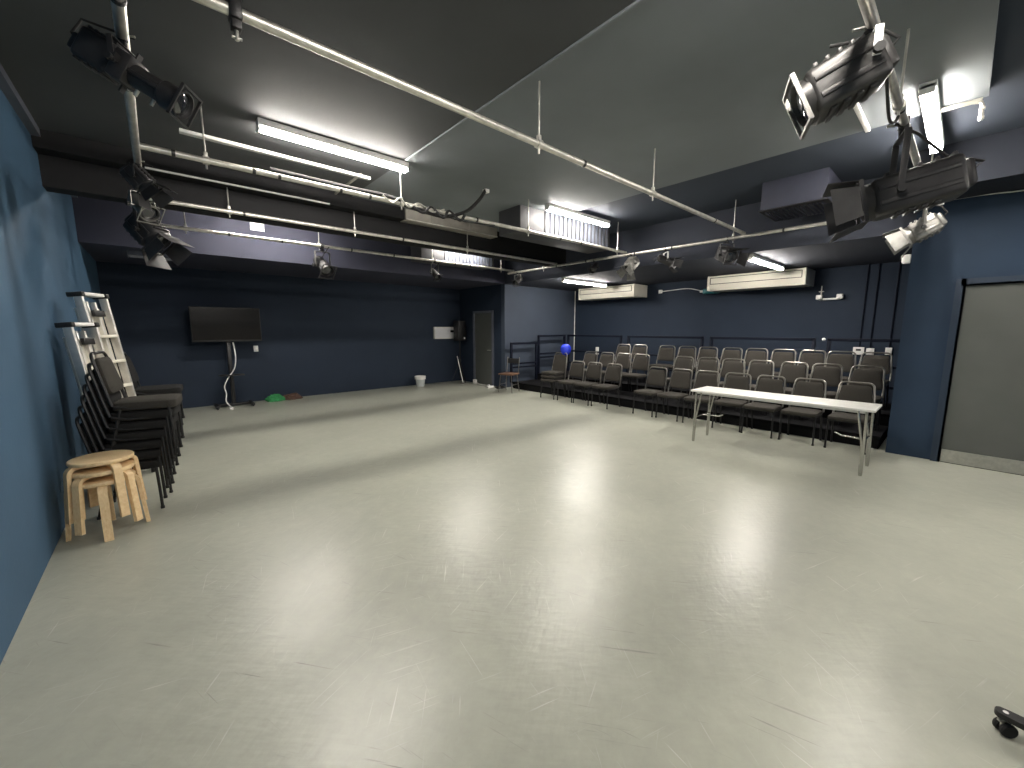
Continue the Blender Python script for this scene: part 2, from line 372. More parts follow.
# end bracket where the cross pipe finishes
# black strap clamp hanging on the nearest pipe
t = thing('hanging_clamp', 'empty black hook clamp hanging on the nearest scaffold pipe', 'clamp', (.385, 2.30, ZP))
b = MB(); b.box((0, 0, .01), (.05, .075, .10), bevel=.01); b.box((0, 0, -.05), (.04, .05, .05), bevel=.006); b.build('hook', M['black_metal'], t)
b = MB(); b.cyl((0, 0, -.07), (0, 0, -.115), .009); b.cyl((-.02, 0, -.105), (.02, 0, -.105), .006); b.build('bolt', M['steel'], t)

# conduits and trays at the ceiling
def conduit(name, label, pts, r, m, cat='conduit', group=None):
    b = MB(); b.tube(pts, r, 10); o = b.build(name, M[m]); return tag(o, label, cat, group)
def square_trunk(name, label, p0, p1, w, h, m, cat='trunking'):
    o = MB().bar(p0, p1, w, h, bevel=.003).build(name, M[m]); return tag(o, label, cat)
square_trunk('ceiling_conduit', 'thin dark conduit crossing the charcoal ceiling to the long left batten', (2.20, .10, ZC - .008), (2.20, 4.24, ZC - .008), .018, .016, 'ceil')
square_trunk('ceiling_conduit', 'short pale conduit crossing between the second and third scaffold pipes', (1.98, 4.95, ZC - .012), (1.98, 5.88, ZC - .012), .024, .022, 'galv')
square_trunk('ceiling_cable_tray', 'long white cable tray behind the brightest left batten', (.30, 4.80, 3.345), (2.02, 4.80, 3.345), .06, .03, 'white', 'cable tray')
square_trunk('ceiling_cable_tray', 'thin pale tray along the underside of the downstand beam', (.05, 5.88, 3.28), (1.9, 5.88, 3.28), .03, .018, 'white', 'cable tray')
square_trunk('ceiling_trunking', 'short pale trunking ending at the ceiling edge near the large stage lamp', (4.18, .78, ZC - .015), (5.10, .78, ZC - .015), .035, .03, 'white')
o = conduit('ceiling_bracket_conduit', 'steel conduit bracket bent down at the ceiling edge, right of dazzling batten', [(5.10, .34, ZC - .02), (5.12, .14, ZC - .02), (5.13, .095, ZC - .03), (5.135, .085, ZC - .06), (5.135, .085, 3.27)], .013, 'galv')
b = MB(); b.tube([(5.08, .34, ZC - .015), (5.10, .09, ZC - .015)], .010, 8); b.build('second_conduit', M['galv'], o)
for zz in (3.36, 3.29):
    b = MB(); b.box((5.135, .085, zz), (.035, .035, .02), bevel=.003); b.build('coupler', M['galv'], o)

# ------------------------------------------------------------------ duct boxes
def duct_box(label, x0, x1, y0, y1, z0, z1, gx0, gx1, m, n=16):
    t = thing('ceiling_duct_box', label, 'duct', ((x0 + x1) / 2, y0, z0))
    L, D, H = x1 - x0, y1 - y0, z1 - z0; cx = (x0 + x1) / 2
    b = MB(); b.box((0, D / 2, H / 2), (L, D, H), bevel=.004); b.build('casing', M[m], t)
    f = MB(); g0, g1 = gx0 - cx, gx1 - cx
    f.box(((g0 + g1) / 2, -.008, .02), (g1 - g0, .016, .02)); f.box(((g0 + g1) / 2, -.008, H - .03), (g1 - g0, .016, .02))
    for x in (g0, g1): f.box((x, -.008, H / 2), (.02, .016, H - .03))
    f.build('grille_frame', M['black_metal'], t)
    g = MB()
    for k in range(n):
        x = g0 + (g1 - g0) * (k + .5) / n
        g.box((x, -.006, H / 2), ((g1 - g0) / n * .86, .008, H - .06), Matrix.Rotation(R(14), 3, 'Z'))
    g.build('grille', M['grille'], t)
    return t
duct_box('pale duct box with upright louvres behind the middle batten', 4.22, 6.50, 4.58, 5.08, 3.07, ZO, 4.75, 6.46, 'duct')
duct_box('farther pale duct box glowing behind the last scaffold pipe', 4.22, 6.15, 7.60, 8.06, 3.04, ZC, 4.78, 6.1, 'duct', 14)
t = thing('ceiling_vent_box', 'dark vent box hung from the ceiling with slotted underside, over seating front', 'vent', (6.46, 1.60, 3.15))
b = MB(); b.box((0, 0, .175), (.68, .70, .35), bevel=.004); b.build('casing', M['duct_navy'], t)
b = MB(); b.box((0, 0, -.008), (.72, .74, .016), bevel=.004); b.build('flange', M['black_metal'], t)
b = MB()
for k in range(14): b.box((0, -.30 + .6 * k / 13, -.022), (.56, .014, .02), Matrix.Rotation(R(30), 3, 'X'))
b.build('slats', M['duct_navy'], t)

t = thing('ceiling_duct_box', 'plain greyish duct length on the downstand beam, under the black cable loop', 'duct', (3.93, 5.88, 3.275))
b = MB(); b.box((0, .10, .08), (1.82, .20, .16), bevel=.004); b.build('casing', M['duct_tan'], t)
b = MB(); b.box((0, -.003, .008), (1.82, .012, .016), bevel=.002); b.build('lower_lip', M['galv'], t)
for x in (-.45, .3):
    b = MB(); b.box((x, -.004, .08), (.03, .010, .158), bevel=.002); b.build('joint_strap', M['duct_tan'], t)
# ------------------------------------------------------------------ stage lamps
def stage_lamp(kind, label, hang, pan, tilt, s=1.0, drop=.30, doors=True, m='lamp_black', yoke_m='lamp_black', name='stage_spotlight', stretch=1.0, shift=0.0):
    """hang: point on the pipe; body axis +x points where the lamp faces; pan about z, tilt downwards"""
    t = thing(name, label, 'stage light', hang)
    P = Matrix.Rotation(pan, 4, 'Z')
    ctr = Vector((0, 0, -drop * s))
    B = P @ Matrix.Translation(ctr) @ Matrix.Rotation(tilt, 4, 'Y')
    def mb(T): return MB(T @ Matrix.Scale(s, 4) @ (Matrix.Translation((shift, 0, 0)) if T is B else Matrix.Identity(4)))
    # clamp round the pipe
    c = mb(P); c.box((0, 0, -.002), (.055, .045, .085), bevel=.01); c.box((0, 0, -.055), (.035, .035, .04), bevel=.004); c.build('clamp', M['black_metal'], t)
    c = mb(P); c.cyl((.02, 0, .0), (.085, 0, .0), .008); c.build('bolt', M['steel'], t)
    w = .15 if kind != 'par' else .12
    y = mb(P)
    y.box((0, 0, -.085), (.034, 2 * w, .008), bevel=.002)
    for q in (-1, 1): y.bar((0, q * w, -.085), (0, q * w, -drop - .02), .008, .036, up=(1, 0, 0), bevel=.002)
    y.build('yoke', M[yoke_m], t)
    for q in (-1, 1):
        y = MB(B @ Matrix.Scale(s, 4)); y.cyl((0, q * (w - .03), 0), (0, q * (w + .025), 0), .014); y.cyl((0, q * (w + .02), 0), (0, q * (w + .045), 0), .026, n=8)
        y.build('tilt_knob', M['black_plastic'], t)
    Rx = Matrix(((0, 0, 1), (0, 1, 0), (-1, 0, 0)))      # lathe z -> +x
    if kind == 'fresnel':
        ex = .30 * (stretch - 1)
        b = mb(B); b.box((-.02 - ex / 2, 0, 0), (.30 + ex, .25, .25), bevel=.035, seg=3)
        for k in range(5): b.box((-.13 - ex + (.05 + ex / 5) * k, 0, .13), (.022, .20, .03), bevel=.004)
        for k in range(4): b.box((-.10 - ex / 2 + .06 * k, 0, -.13), (.03, .18, .02), bevel=.004)
        for q in (-1, 1): b.box((-.02 - ex / 2, q * .127, .05), (.24 + ex, .014, .03), bevel=.003); b.box((-.02 - ex / 2, q * .127, -.05), (.24 + ex, .014, .03), bevel=.003)
        b.box((-.19 - ex, 0, 0), (.05, .17, .17), bevel=.02)
        b.build('body', M[m], t)
        b = mb(B); b.lathe([(.125, .12), (.128, .17), (.118, .175), (.108, .16), (.105, .15)], 28, axis=Rx); b.build('lens_ring', M[m], t)
        b = mb(B); b.lathe([(.108, .145), (.09, .158), (.05, .168), (0, .172)], 28, axis=Rx); b.build('lens', M['lens'], t)
        b = mb(B)
        for q in (-1, 1): b.box((.182, q * .137, 0), (.022, .014, .28)); b.box((.182, 0, q * .137), (.022, .28, .014))
        b.build('gel_frame', M['lamp_grey' if m != 'lamp_black' else 'lamp_black'], t)
        b = mb(B); b.tube([(-.21 - ex, 0, .02), (-.27 - ex, .01, .05), (-.26, .02, .15), (-.15, .02, drop * .75), (-.05, .02, drop)], .009, 8); b.build('cable', M['rubber'], t)
        fx = .195; fw = .14
    elif kind == 'profile':
        b = mb(B); b.box((-.17, 0, .0), (.26, .20, .24), bevel=.035, seg=3)
        for k in range(5): b.box((-.26 + .045 * k, 0, .122), (.02, .16, .03), bevel=.004); b.box((-.26 + .045 * k, 0, -.122), (.02, .16, .02), bevel=.004)
        b.box((-.32, 0, -.02), (.06, .13, .13), bevel=.02)
        b.build('lamp_house', M[m], t)
        b = mb(B); b.box((.01, 0, 0), (.12, .22, .22), bevel=.02)
        for q in (-1, 1): b.box((.01, q * .13, .03), (.012, .07, .05)); b.box((.01, .03, q * .13), (.012, .05, .07))
        b.build('shutter_gate', M[m], t)
        b = mb(B); b.lathe([(.085, .06), (.085, .27), (.105, .29), (.105, .40), (.112, .405), (.112, .43), (.100, .432), (.095, .41), (.09, .40)], 28, axis=Rx)
        for q in (-1, 1): b.box((.20, q * .088, 0), (.28, .016, .03), bevel=.003)
        b.build('lens_tube', M[m], t)
        b = mb(B); b.lathe([(.095, .405), (.06, .418), (0, .424)], 28, axis=Rx); b.build('lens', M['lens'], t)
        b = mb(B)
        for q in (-1, 1): b.box((.44, q * .125, 0), (.02, .014, .264)); b.box((.44, 0, q * .125), (.02, .264, .014))
        b.build('gel_frame', M[m], t)
        for q in (.12, .24):
            b = mb(B); b.cyl((q, 0, -.08), (q, 0, -.135), .013); b.build('focus_knob', M['steel'], t)
        b = mb(B); b.tube([(-.34, 0, .0), (-.41, .01, .03), (-.40, .02, .16), (-.25, .02, drop * .8), (-.06, .02, drop)], .009, 8); b.build('cable', M['rubber'], t)
        fx = .455; fw = .13
    else:
        b = mb(B); b.lathe([(0, -.20), (.05, -.195), (.075, -.17), (.085, -.12), (.088, .10), (.10, .12), (.10, .15), (.092, .152), (.088, .12)], 26, axis=Rx); b.build('can', M[m], t)
        b = mb(B); b.lathe([(.09, .115), (.06, .132), (0, .14)], 26, axis=Rx); b.build('lens', M['lens'], t)
        b = mb(B)
        for q in (-1, 1): b.box((.162, q * .112, 0), (.012, .010, .23)); b.box((.162, 0, q * .112), (.012, .23, .010))
        b.build('gel_frame', M[m], t)
        b = mb(B); b.tube([(-.19, 0, 0), (-.25, .01, .0), (-.27, .03, -.06), (-.22, .05, -.12), (-.16, .04, .05), (-.06, .03, drop)], .007, 8); b.build('cable', M['rubber'], t)
        fx = .17; fw = .105
    if doors:
        specs = doors if isinstance(doors, (list, tuple)) else (25, 25, 25, 25)
        for k, ang in enumerate(specs):
            if ang is None: continue
            T = B @ Matrix.Rotation(k * PI / 2, 4, 'X') @ Matrix.Translation(Vector((fx + shift, 0, fw)) * s) @ Matrix.Rotation(-R(ang), 4, 'Y')
            l = mb(T); wd = fw * (1.0 if k % 2 == 0 else .72)
            mt = Matrix(((1, 0, 0, 0), (0, 1, 0, 0), (0, 0, 1, 0), (0, 0, 0, 1)))
            l.poly([(0, -wd), (.17, -wd * 1.25), (.17, wd * 1.25), (0, wd)], .003, mt)
            l.cyl((0, -wd * .7, 0), (0, wd * .7, 0), .006, n=8)
            l.build('barn_door', M[m], t)
    return t
# left-hand pipe
stage_lamp('profile', 'black profile spotlight nearest the camera on the left pipe', (0.0, 2.74, ZP - .045), R(-30), R(30), .60, .25, None)
stage_lamp('fresnel', 'black barn-doored spotlight second along the left pipe, above chair stack', (0.0, 4.60, ZP - .045), R(-25), R(50), .55, .26, (30, 20, 35, 20))
stage_lamp('fresnel', 'black barn-doored spotlight farthest along the left pipe', (0.02, 6.02, ZP - .045), R(-40), R(50), .95, .32, (20, 20, 20, 20))
stage_lamp('par', 'small can lamp tucked between the two barn-doored lamps on the left pipe', (0.0, 5.35, ZP - .045), R(-60), R(40), .8, .24, None, 'lamp_grey', 'lamp_grey')
# farthest long pipe
stage_lamp('par', 'black can spotlight hanging from the farthest pipe, in front of recess', (2.22, 7.40, ZP), R(-75), R(38), 1.1, .30, None, 'lamp_black', 'lamp_grey')
stage_lamp('par', 'small dark can spotlight on the farthest pipe, below the glowing duct box', (4.42, 7.41, ZP), R(-80), R(40), .75, .36, None, 'lamp_black', 'lamp_grey')
# pipe in front of the seating
stage_lamp('fresnel', 'silvery barn-doored spotlight above the gap in the chairs, front of smaller air conditioner', (6.60, 4.16, ZP - .045), R(160), R(48), .70, .26, (35, 20, 55, 20), 'lamp_grey', 'lamp_grey')
stage_lamp('par', 'little white-bracketed lamp hanging midway along the pipe over the seating', (6.60, 3.50, ZP - .045), R(-40), R(20), .75, .26, (25, 20, 20, 20), 'lamp_black', 'white')
stage_lamp('fresnel', 'dark round spotlight where the nearest pipe meets the seating pipe', (6.60, 2.52, ZP - .045), R(-120), R(25), .78, .30, (25, None, None, 20), 'lamp_black', 'lamp_black')
stage_lamp('par', 'small lamp at the far end of the seating pipe by the recess corner', (6.60, 7.25, ZP - .045), R(190), R(40), .75, .26, None, 'lamp_black', 'lamp_grey')
stage_lamp('par', 'faint small lamp near the junction with the cabled pipe', (6.60, 5.0, ZP - .045), R(190), R(40), .65, .24, None, 'lamp_black', 'lamp_black')
# upper right pipe
stage_lamp('fresnel', 'large grey stage lamp with bright yoke at the top right corner', (2.62, .43, ZP), R(112), R(24), .84, .21, None, 'lamp_mid', 'white', stretch=1.15, shift=.16)  # white yoke: light from the batten behind is put into the colour
stage_lamp('fresnel', 'long dark stage lamp with barn doors below the dazzling batten', (3.97, .42, ZP), R(106), R(12), 1.02, .46, (12, 18, 12, 18), 'lamp_black', 'lamp_black', stretch=1.5)
stage_lamp('fresnel', 'small pale barn-doored lamp at the end of the right pipe, above blue wall corner', (6.35, .41, ZP), R(96), R(30), .80, .40, (10, 14, 30, 14), 'lamp_grey', 'lamp_grey')
# short side arm at the end of that pipe
grid_pipe((6.46, .62, ZP - .05), (6.46, .28, ZP - .05), 'stubby white pipe arm fixed across the end of the right pipe', m='white')

# cables
def cable(name, label, pts, r, m, cat='cable', sub=6):
    P = [Vector(p) for p in pts]; out = []
    for i in range(len(P) - 1):
        p0 = P[max(i - 1, 0)]; p1 = P[i]; p2 = P[i + 1]; p3 = P[min(i + 2, len(P) - 1)]
        for k in range(sub):
            u = k / sub
            out.append(0.5 * ((2 * p1) + (p2 - p0) * u + (2 * p0 - 5 * p1 + 4 * p2 - p3) * u * u + (3 * p1 - p0 - 3 * p2 + p3) * u ** 3))
    out.append(P[-1])
    b = MB(); b.tube(out, r, 8); o = b.build(name, M[m]); return tag(o, label, cat)
t = cable('hanging_cable', 'thick black cable looping from a ceiling socket to the second pipe', [(3.42, 4.40, 3.42), (3.28, 4.36, 3.26), (3.05, 4.33, 3.07), (2.75, 4.31, 2.955), (2.5, 4.32, 2.955), (2.25, 4.33, 2.985), (2.05, 4.34, 3.04), (1.6, 4.35, 3.04), (.9, 4.355, 3.045)], .022, 'rubber')
b = MB(); b.box((3.44, 4.41, 3.42), (.07, .07, .05), bevel=.008); b.build('plug', M['white'], t)
cable('hanging_cable', 'bundle of pale cable ties and flex knotted on the second pipe', [(1.95, 4.31, 3.035), (2.05, 4.30, 2.97), (2.15, 4.31, 3.04), (2.25, 4.30, 2.965), (2.38, 4.31, 3.03), (2.55, 4.30, 2.97), (2.72, 4.31, 3.03)], .010, 'galv')
cable('hanging_cable', 'black cable coiled in a bunch on the second pipe', [(2.30, 4.30, 2.98), (2.42, 4.27, 2.93), (2.55, 4.33, 3.03), (2.68, 4.27, 2.92), (2.80, 4.33, 3.03), (2.92, 4.27, 2.93), (3.02, 4.31, 3.02)], .017, 'rubber')
cable('hanging_cable', 'thin black flex sagging below the second pipe', [(2.6, 4.30, 2.97), (2.9, 4.28, 2.93), (3.2, 4.29, 2.945), (3.5, 4.30, 2.975)], .006, 'rubber')
cable('wall_cable', 'thin grey cable along the top of the blue wall above the grey door', [(6.985, .40, 3.085), (6.985, .30, 3.075), (6.985, .0, 3.072), (6.985, -.3, 3.05), (6.985, -.8, 3.05)], .007, 'alu')
cable('hanging_cable', 'dark flex hanging between the two big lamps at upper right', [(3.05, .42, 2.99), (3.25, .41, 2.80), (3.5, .41, 2.86), (3.7, .42, 2.97)], .008, 'rubber')

# ------------------------------------------------------------------ chairs
def make_chair(fab, frame_m, back_m, label, cat='chair', st=.05):
    t = thing('padded_chair', label, cat)
    # seat pad (front = +x)
    out = [(y, x) for x, y in rrect(.43, .43, .06, 5)]
    out = rrect(.42, .43, .06, 5, .40)        # x: front .. back swapped by the matrix below
    mtx = Matrix.Translation((.035, 0, .424)) @ Matrix.Rotation(R(90), 4, 'Z')
    mtx = Matrix.Translation((.035, 0, .424)) @ Matrix(((0, -1, 0, 0), (1, 0, 0, 0), (0, 0, 1, 0), (0, 0, 0, 1)))
    s = MB(); s.pad(out, st, mtx @ Matrix.Translation((0, 0, .025 - st / 2)), .014, .010); s.build('seat', fab, t)
    tilt = R(12)
    bm_ = Matrix.Translation((-.205, 0, .69)) @ Matrix.Rotation(-tilt, 4, 'Y') @ Matrix(((0, 0, 1, 0), (1, 0, 0, 0), (0, 1, 0, 0), (0, 0, 0, 1)))
    s = MB(); s.pad(rrect(.385, .31, .05, 5, .325), .034, bm_ @ Matrix.Translation((0, -.012, 0)), .011, .008); s.build('backrest', fab, t)
    # back frame: a hoop of tube round the pad, down to the seat
    pts = []
    for yy, zz in ((.207, -.27), (.207, -.17), (.186, .10)): pts.append((yy, zz))
    for k in range(6):
        a = R(90 * k / 5); pts.append((.122 + .062 * math.cos(a), .124 + .062 * math.sin(a)))
    pts = pts + [(-y, z) for y, z in pts[::-1]]
    fm = Matrix.Translation((-.212, 0, .69)) @ Matrix.Rotation(-tilt, 4, 'Y')
    fr = MB(); fr.tube([fm @ Vector((-.006, y, z)) for y, z in pts], .0125, 8); fr.build('back_frame', back_m, t)
    b = MB()
    for q in (-1, 1):
        b.tube([(-.155, q * .200, .418), (-.05, q * .197, .39), (.20, q * .197, .39)], .010, 8)
    b.tube([(.20, -.197, .39), (.20, .197, .39)], .009, 8); b.tube([(-.12, -.197, .39), (-.12, .197, .39)], .009, 8)
    b.box((.04, 0, .393), (.36, .36, .012)); b.build('seat_frame', frame_m, t)
    for q in (-1, 1):
        b = MB(); b.tube([(.20, q * .197, .39), (.207, q * .2, .2), (.212, q * .203, 0)], .0115, 8); b.cyl((.212, q * .203, 0), (.212, q * .203, .022), .015, n=10); b.build('leg', frame_m, t)
        b = MB(); b.tube([(-.12, q * .197, .39), (-.16, q * .198, .2), (-.20, q * .2, 0)], .0115, 8); b.cyl((-.20, q * .2, 0), (-.20, q * .2, .022), .015, n=10); b.build('leg', frame_m, t)
    return t
M['hoop'] = mat('worn_grey_tube', (0.23, 0.22, 0.20), 0.30, 0.85, var=0.1, scale=15)
chair0 = make_chair(M['fabric'], M['black_metal'], M['hoop'], 'x')
used = [False]
def place_chair(x, y, z, rz, label, group):
    c = chair0 if not used[0] else copy_tree(chair0)
    used[0] = True
    c.location = (x, y, z); c.rotation_euler = (0, 0, rz); tag(c, label, 'chair', group); return c
P1, P2 = .17, .34            # platform heights
X1, X2, X3 = 6.865, 7.735, 8.60
row1 = [5.76, 5.28, 4.79, 3.83, 3.34, 2.86, 2.38, 1.91, 1.43, .90]
row2 = [6.55, 6.06, 5.59, 5.13, 4.68, 3.72, 3.22, 2.77, 2.31, 1.84, 1.38, .90]
row3 = [5.69, 5.23, 4.54, 4.04, 3.60, 3.13, 2.67, 2.22, 1.78, 1.34, .92]
for nm, X, ys, z, gap in (('front', X1, row1, 0, 3), ('middle', X2, row2[1:], P1, 4), ('back', X3, row3, P2, 2)):
    n = len(ys)
    for k, y in enumerate(ys):
        i = n - k            # from the end beside the blue wall
        if k < gap: lab = f'grey padded chair, {ORD[k + 1]} before the gap in the {nm} row, counting from the far end'
        else: lab = f'grey padded chair in the {nm} row, {ORD[i]} from the blue wall end'
        place_chair(X + random.uniform(-.015, .015), y + random.uniform(-.012, .012), z, PI + R(random.uniform(-4, 4)), lab, f'grey padded chairs in the {nm} row')
for k in range(3):
    place_chair(X1 - .02 + .012 * k, 6.27, .083 * k, PI + R(2), f'grey padded chair, {("bottom", "middle", "topmost")[k]} of the low stack at the far end of front row', 'low stack of grey chairs in the front row')
# stacked chairs by the left wall: dark frames
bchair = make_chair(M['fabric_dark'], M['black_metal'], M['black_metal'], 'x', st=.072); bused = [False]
def place_black(x, y, z, rz, label, group):
    c = bchair if not bused[0] else copy_tree(bchair)
    bused[0] = True
    c.location = (x, y, z); c.rotation_euler = (0, 0, rz); return tag(c, label, 'chair', group)
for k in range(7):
    if k == 6: lab = 'grey padded chair topmost of the tall stack behind the wooden stools'
    elif k == 0: lab = 'shade-darkened padded chair on the floor, bottom of the tall stack behind wooden stools'
    else: lab = f'shade-darkened padded chair, {ORD[k + 1]} from the floor in the tall stack behind wooden stools'
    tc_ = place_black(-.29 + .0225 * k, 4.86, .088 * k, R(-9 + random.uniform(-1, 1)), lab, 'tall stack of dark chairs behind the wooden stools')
for ch in list(tc_.children):                      # only the topmost stays grey; black on the lower six paints in shade
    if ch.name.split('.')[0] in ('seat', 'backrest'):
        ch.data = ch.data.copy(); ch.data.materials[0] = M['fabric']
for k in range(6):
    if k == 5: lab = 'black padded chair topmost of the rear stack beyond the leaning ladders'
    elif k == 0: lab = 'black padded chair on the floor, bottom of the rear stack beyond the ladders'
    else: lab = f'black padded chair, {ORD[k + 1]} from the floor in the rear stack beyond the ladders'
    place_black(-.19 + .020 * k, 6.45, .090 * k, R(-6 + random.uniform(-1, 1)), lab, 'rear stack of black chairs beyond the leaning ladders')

# ------------------------------------------------------------------ seating platforms and guard rails
t = thing('seating_platform', 'low black platform under the middle row of chairs', 'platform', (7.12, 4.3, 0))
b = MB(); b.box((.44, 0, P1 - .02), (.92, 7.42, .04), bevel=.004); b.build('deck', M['platform'], t)
b = MB(); b.box((.0, 0, .074), (.02, 7.40, .148)); b.build('fascia', M['fascia'], t)
b = MB()
for q in (-1, 1): b.box((.44, q * 3.69, .074), (.86, .02, .148))
b.build('side_panel', M['fascia'], t)
t = thing('seating_platform', 'taller black platform under the back row of chairs', 'platform', (8.02, 4.3, 0))
b = MB(); b.box((.60, 0, P2 - .02), (1.22, 7.42, .04), bevel=.004); b.build('deck', M['platform'], t)
b = MB(); b.box((.0, 0, .16), (.02, 7.40, .318)); b.build('fascia', M['fascia'], t)
b = MB()
for q in (-1, 1): b.box((.60, q * 3.69, .16), (1.18, .02, .318))
b.build('side_panel', M['fascia'], t)
def guard(label, p0, p1, z0, z1, mids, group='dark blue guard rails around the platforms'):
    """one guard panel between two posts: top rail, lower rails, posts"""
    t = thing('guard_rail', label, 'guard rail', (p0[0], p0[1], z0), 0, group)
    d = Vector((p1[0] - p0[0], p1[1] - p0[1], 0)); u = d.normalized(); h = z1 - z0
    for s in (0.0, 1.0):
        q = d * s; b = MB(); b.box(q + Vector((0, 0, h / 2)), (.055, .055, h), bevel=.004); b.build('post', M['rail_blue'], t)
    b = MB(); b.bar(Vector((0, 0, h - .02)) - u * .02, d + Vector((0, 0, h - .02)) + u * .02, .055, .055, bevel=.004); b.build('top_rail', M['rail_blue'], t)
    for mz in mids:
        b = MB(); b.bar(Vector((0, 0, mz)), d + Vector((0, 0, mz)), .045, .045, bevel=.003); b.build('lower_rail', M['rail_blue'], t)
    return t
guard('dark blue guard rail at the far end of the low platform', (7.02, 7.96), (7.96, 7.96), P1, 1.235, [.50, .40])
guard('taller dark blue guard rail at the far end of the high platform', (8.06, 7.96), (9.16, 7.96), P2, 1.425, [.56, .46])
xs = [7.9, 6.07, 5.84, 3.93, 3.73, 1.86, 1.63, .62]
for i, lab in enumerate(('far corner', 'second from the far corner', 'second from the blue wall', 'nearest the blue wall')):
    guard(f'dark blue guard rail panel behind the back row, {lab}', (9.27, xs[2 * i]), (9.27, xs[2 * i + 1]), 0, 1.425, [.95, .60])

# ------------------------------------------------------------------ folding table
t = thing('folding_table', 'long narrow white folding table on chrome legs before the chairs', 'table', (5.875, 1.51, 0))
TX, TY, TZ = .27, .98, .745
b = MB(); b.box((0, 0, TZ - .0125), (2 * TX, 2 * TY, .025), bevel=.004); b.build('tabletop', M['table_white'], t)
b = MB()
for q in (-1, 1): b.box((q * (TX - .035), 0, TZ - .038), (.025, 2 * TY - .12, .026))
b.build('apron', M['alu'], t)
for q in (-1, 1):
    for p in (-1, 1):
        b = MB()
        x = p * (TX - .03); y = q * (TY - .07)
        b.tube([(x, y, TZ - .03), (x * .98, y + q * .01, .02)], .015, 10); b.tube([(x, y - q * .07, TZ - .03), (x * .98, y - q * .01, .35), (x * .98, y + q * .0, .02)], .013, 10)
        b.cyl((x * .98, y + q * .006, 0), (x * .98, y + q * .006, .03), .017, n=12); b.build('leg', M['chrome'], t)
    b = MB(); b.tube([(-(TX - .03), q * (TY - .08), .36), (TX - .03, q * (TY - .08), .36)], .009, 8); b.build('leg_crossbar', M['chrome'], t)
    b = MB(); b.tube([(0, q * (TY - .08), .36), (0, q * (TY - .30), .37), (0, q * (TY - .36), .40)], .010, 8); b.build('brace', M['chrome'], t)

# ------------------------------------------------------------------ wooden stools
def make_stool(lab):
    t = thing('wooden_stool', lab, 'stool', (0, 0, 0), 0, 'stacked birch stools')
    s = MB(); s.lathe([(0, .415), (.170, .415), (.183, .420), (.187, .430), (.187, .440), (.183, .448), (.175, .450), (0, .450)], 40); s.build('seat', M['birch'], t)
    for k in range(4):
        A = Matrix.Rotation(k * PI / 2 + R(20), 4, 'Z'); b = MB(A)
        prof = [(.09, .408), (.155, .408)] + [(.155 + .045 * math.sin(R(a)), .363 + .045 * math.cos(R(a))) for a in (18, 36, 54, 72, 90)] + [(.213, .18), (.226, 0.0)]
        W = .026; th = .013; L_, R_ = [], []
        rows = []
        for i, (x, z) in enumerate(prof):
            x0, z0 = prof[max(i - 1, 0)]; x1, z1 = prof[min(i + 1, len(prof) - 1)]
            dx, dz = x1 - x0, z1 - z0; l = math.hypot(dx, dz); nx, nz = -dz / l, dx / l
            rows.append([b.bm.verts.new(A @ Vector((x + nx * sgn * th, yy, max(0, z + nz * sgn * th)))) for sgn, yy in ((1, -W), (1, W), (-1, W), (-1, -W))])
        for a, c in zip(rows, rows[1:]):
            for j in range(4): b.bm.faces.new((a[j], a[(j + 1) % 4], c[(j + 1) % 4], c[j]))
        b.bm.faces.new(rows[0][::-1]); b.bm.faces.new(rows[-1]); b.build('leg', M['birch'], t)
    return t
st = make_stool('x')
for k in range(3):
    c = st if k == 0 else copy_tree(st)
    c.location = (-.432 + .004 * k, 4.38, .080 * k); c.rotation_euler = (0, 0, R((72, 30, 7)[k]))
    c['label'] = ('birch stool standing on the floor, lowest of the three stacked', 'birch stool in the middle of the stack of three', 'birch stool with its whole round seat showing, top of the stack of three')[k]

# ------------------------------------------------------------------ leaning ladders
def ladder(label, top, foot, wdir, width, group='aluminium ladders leaning on the left wall'):
    t = thing('step_ladder', label, 'ladder', foot, 0, group)
    top = Vector(top) - Vector(foot); w = Vector(wdir).normalized()
    up = top.normalized(); n = w.cross(up).normalized(); L = top.length
    def pt(a, s, d): return w * a + up * (L * s) + n * d
    for a in (0, width):
        b = MB(); b.bar(pt(a, 0, 0), pt(a, .985, 0), .028, .065, up=n, bevel=.003); b.build('front_rail', M['alu'], t)
        aa = .045 if a == 0 else width - .045
        b = MB(); b.bar(pt(aa, .02, -.07), pt(aa, .93, -.06), .022, .045, up=n, bevel=.003); b.build('rear_rail', M['alu'], t)
        b = MB(); b.box(pt(a, 0.012, 0), (.05, .05, .05), bevel=.008); b.build('foot', M['black_plastic'], t)
    rot = Matrix((w, up, n)).transposed()
    k = 0; z = .12
    while z < .90:
        b = MB(); b.box(pt(width / 2, z, .0), (width, .03, .075), rot, bevel=.004); b.build('tread', M['cream'], t); z += .26 / L
    b = MB(); b.box(pt(width / 2, .995, -.02), (width - .05, .03, .11), rot, bevel=.006); b.build('top_cap', M['white'], t)
    for aa in (0, width):
        b = MB(); b.box(pt(aa, .992, -.015), (.045, .045, .125), rot, bevel=.008); b.build('corner_cap', M['black_plastic'], t)
    for aa in (.33, .66):
        b = MB(); b.bar(pt(width * aa, .03, -.03), pt(width * aa, .96, -.03), .022, .045, up=n, bevel=.003); b.build('inner_rail', M['alu'], t)
    b = MB(); b.box(pt(width / 2, .90, .02), (width * .45, .06, .03), rot, bevel=.006); b.build('hinge_plate', M['black_plastic'], t)
    b = MB(); b.box(pt(width / 2, .48, -.05), (width * .95, L * .88, .006), rot); b.build('back_panel', M['cream'], t)
    return t
ladder('shorter aluminium step ladder leaning on the blue wall behind the dark chair stack', (-.600, 5.26, 1.65), (-.425, 5.26, .0), (.44, .90, 0), .30)
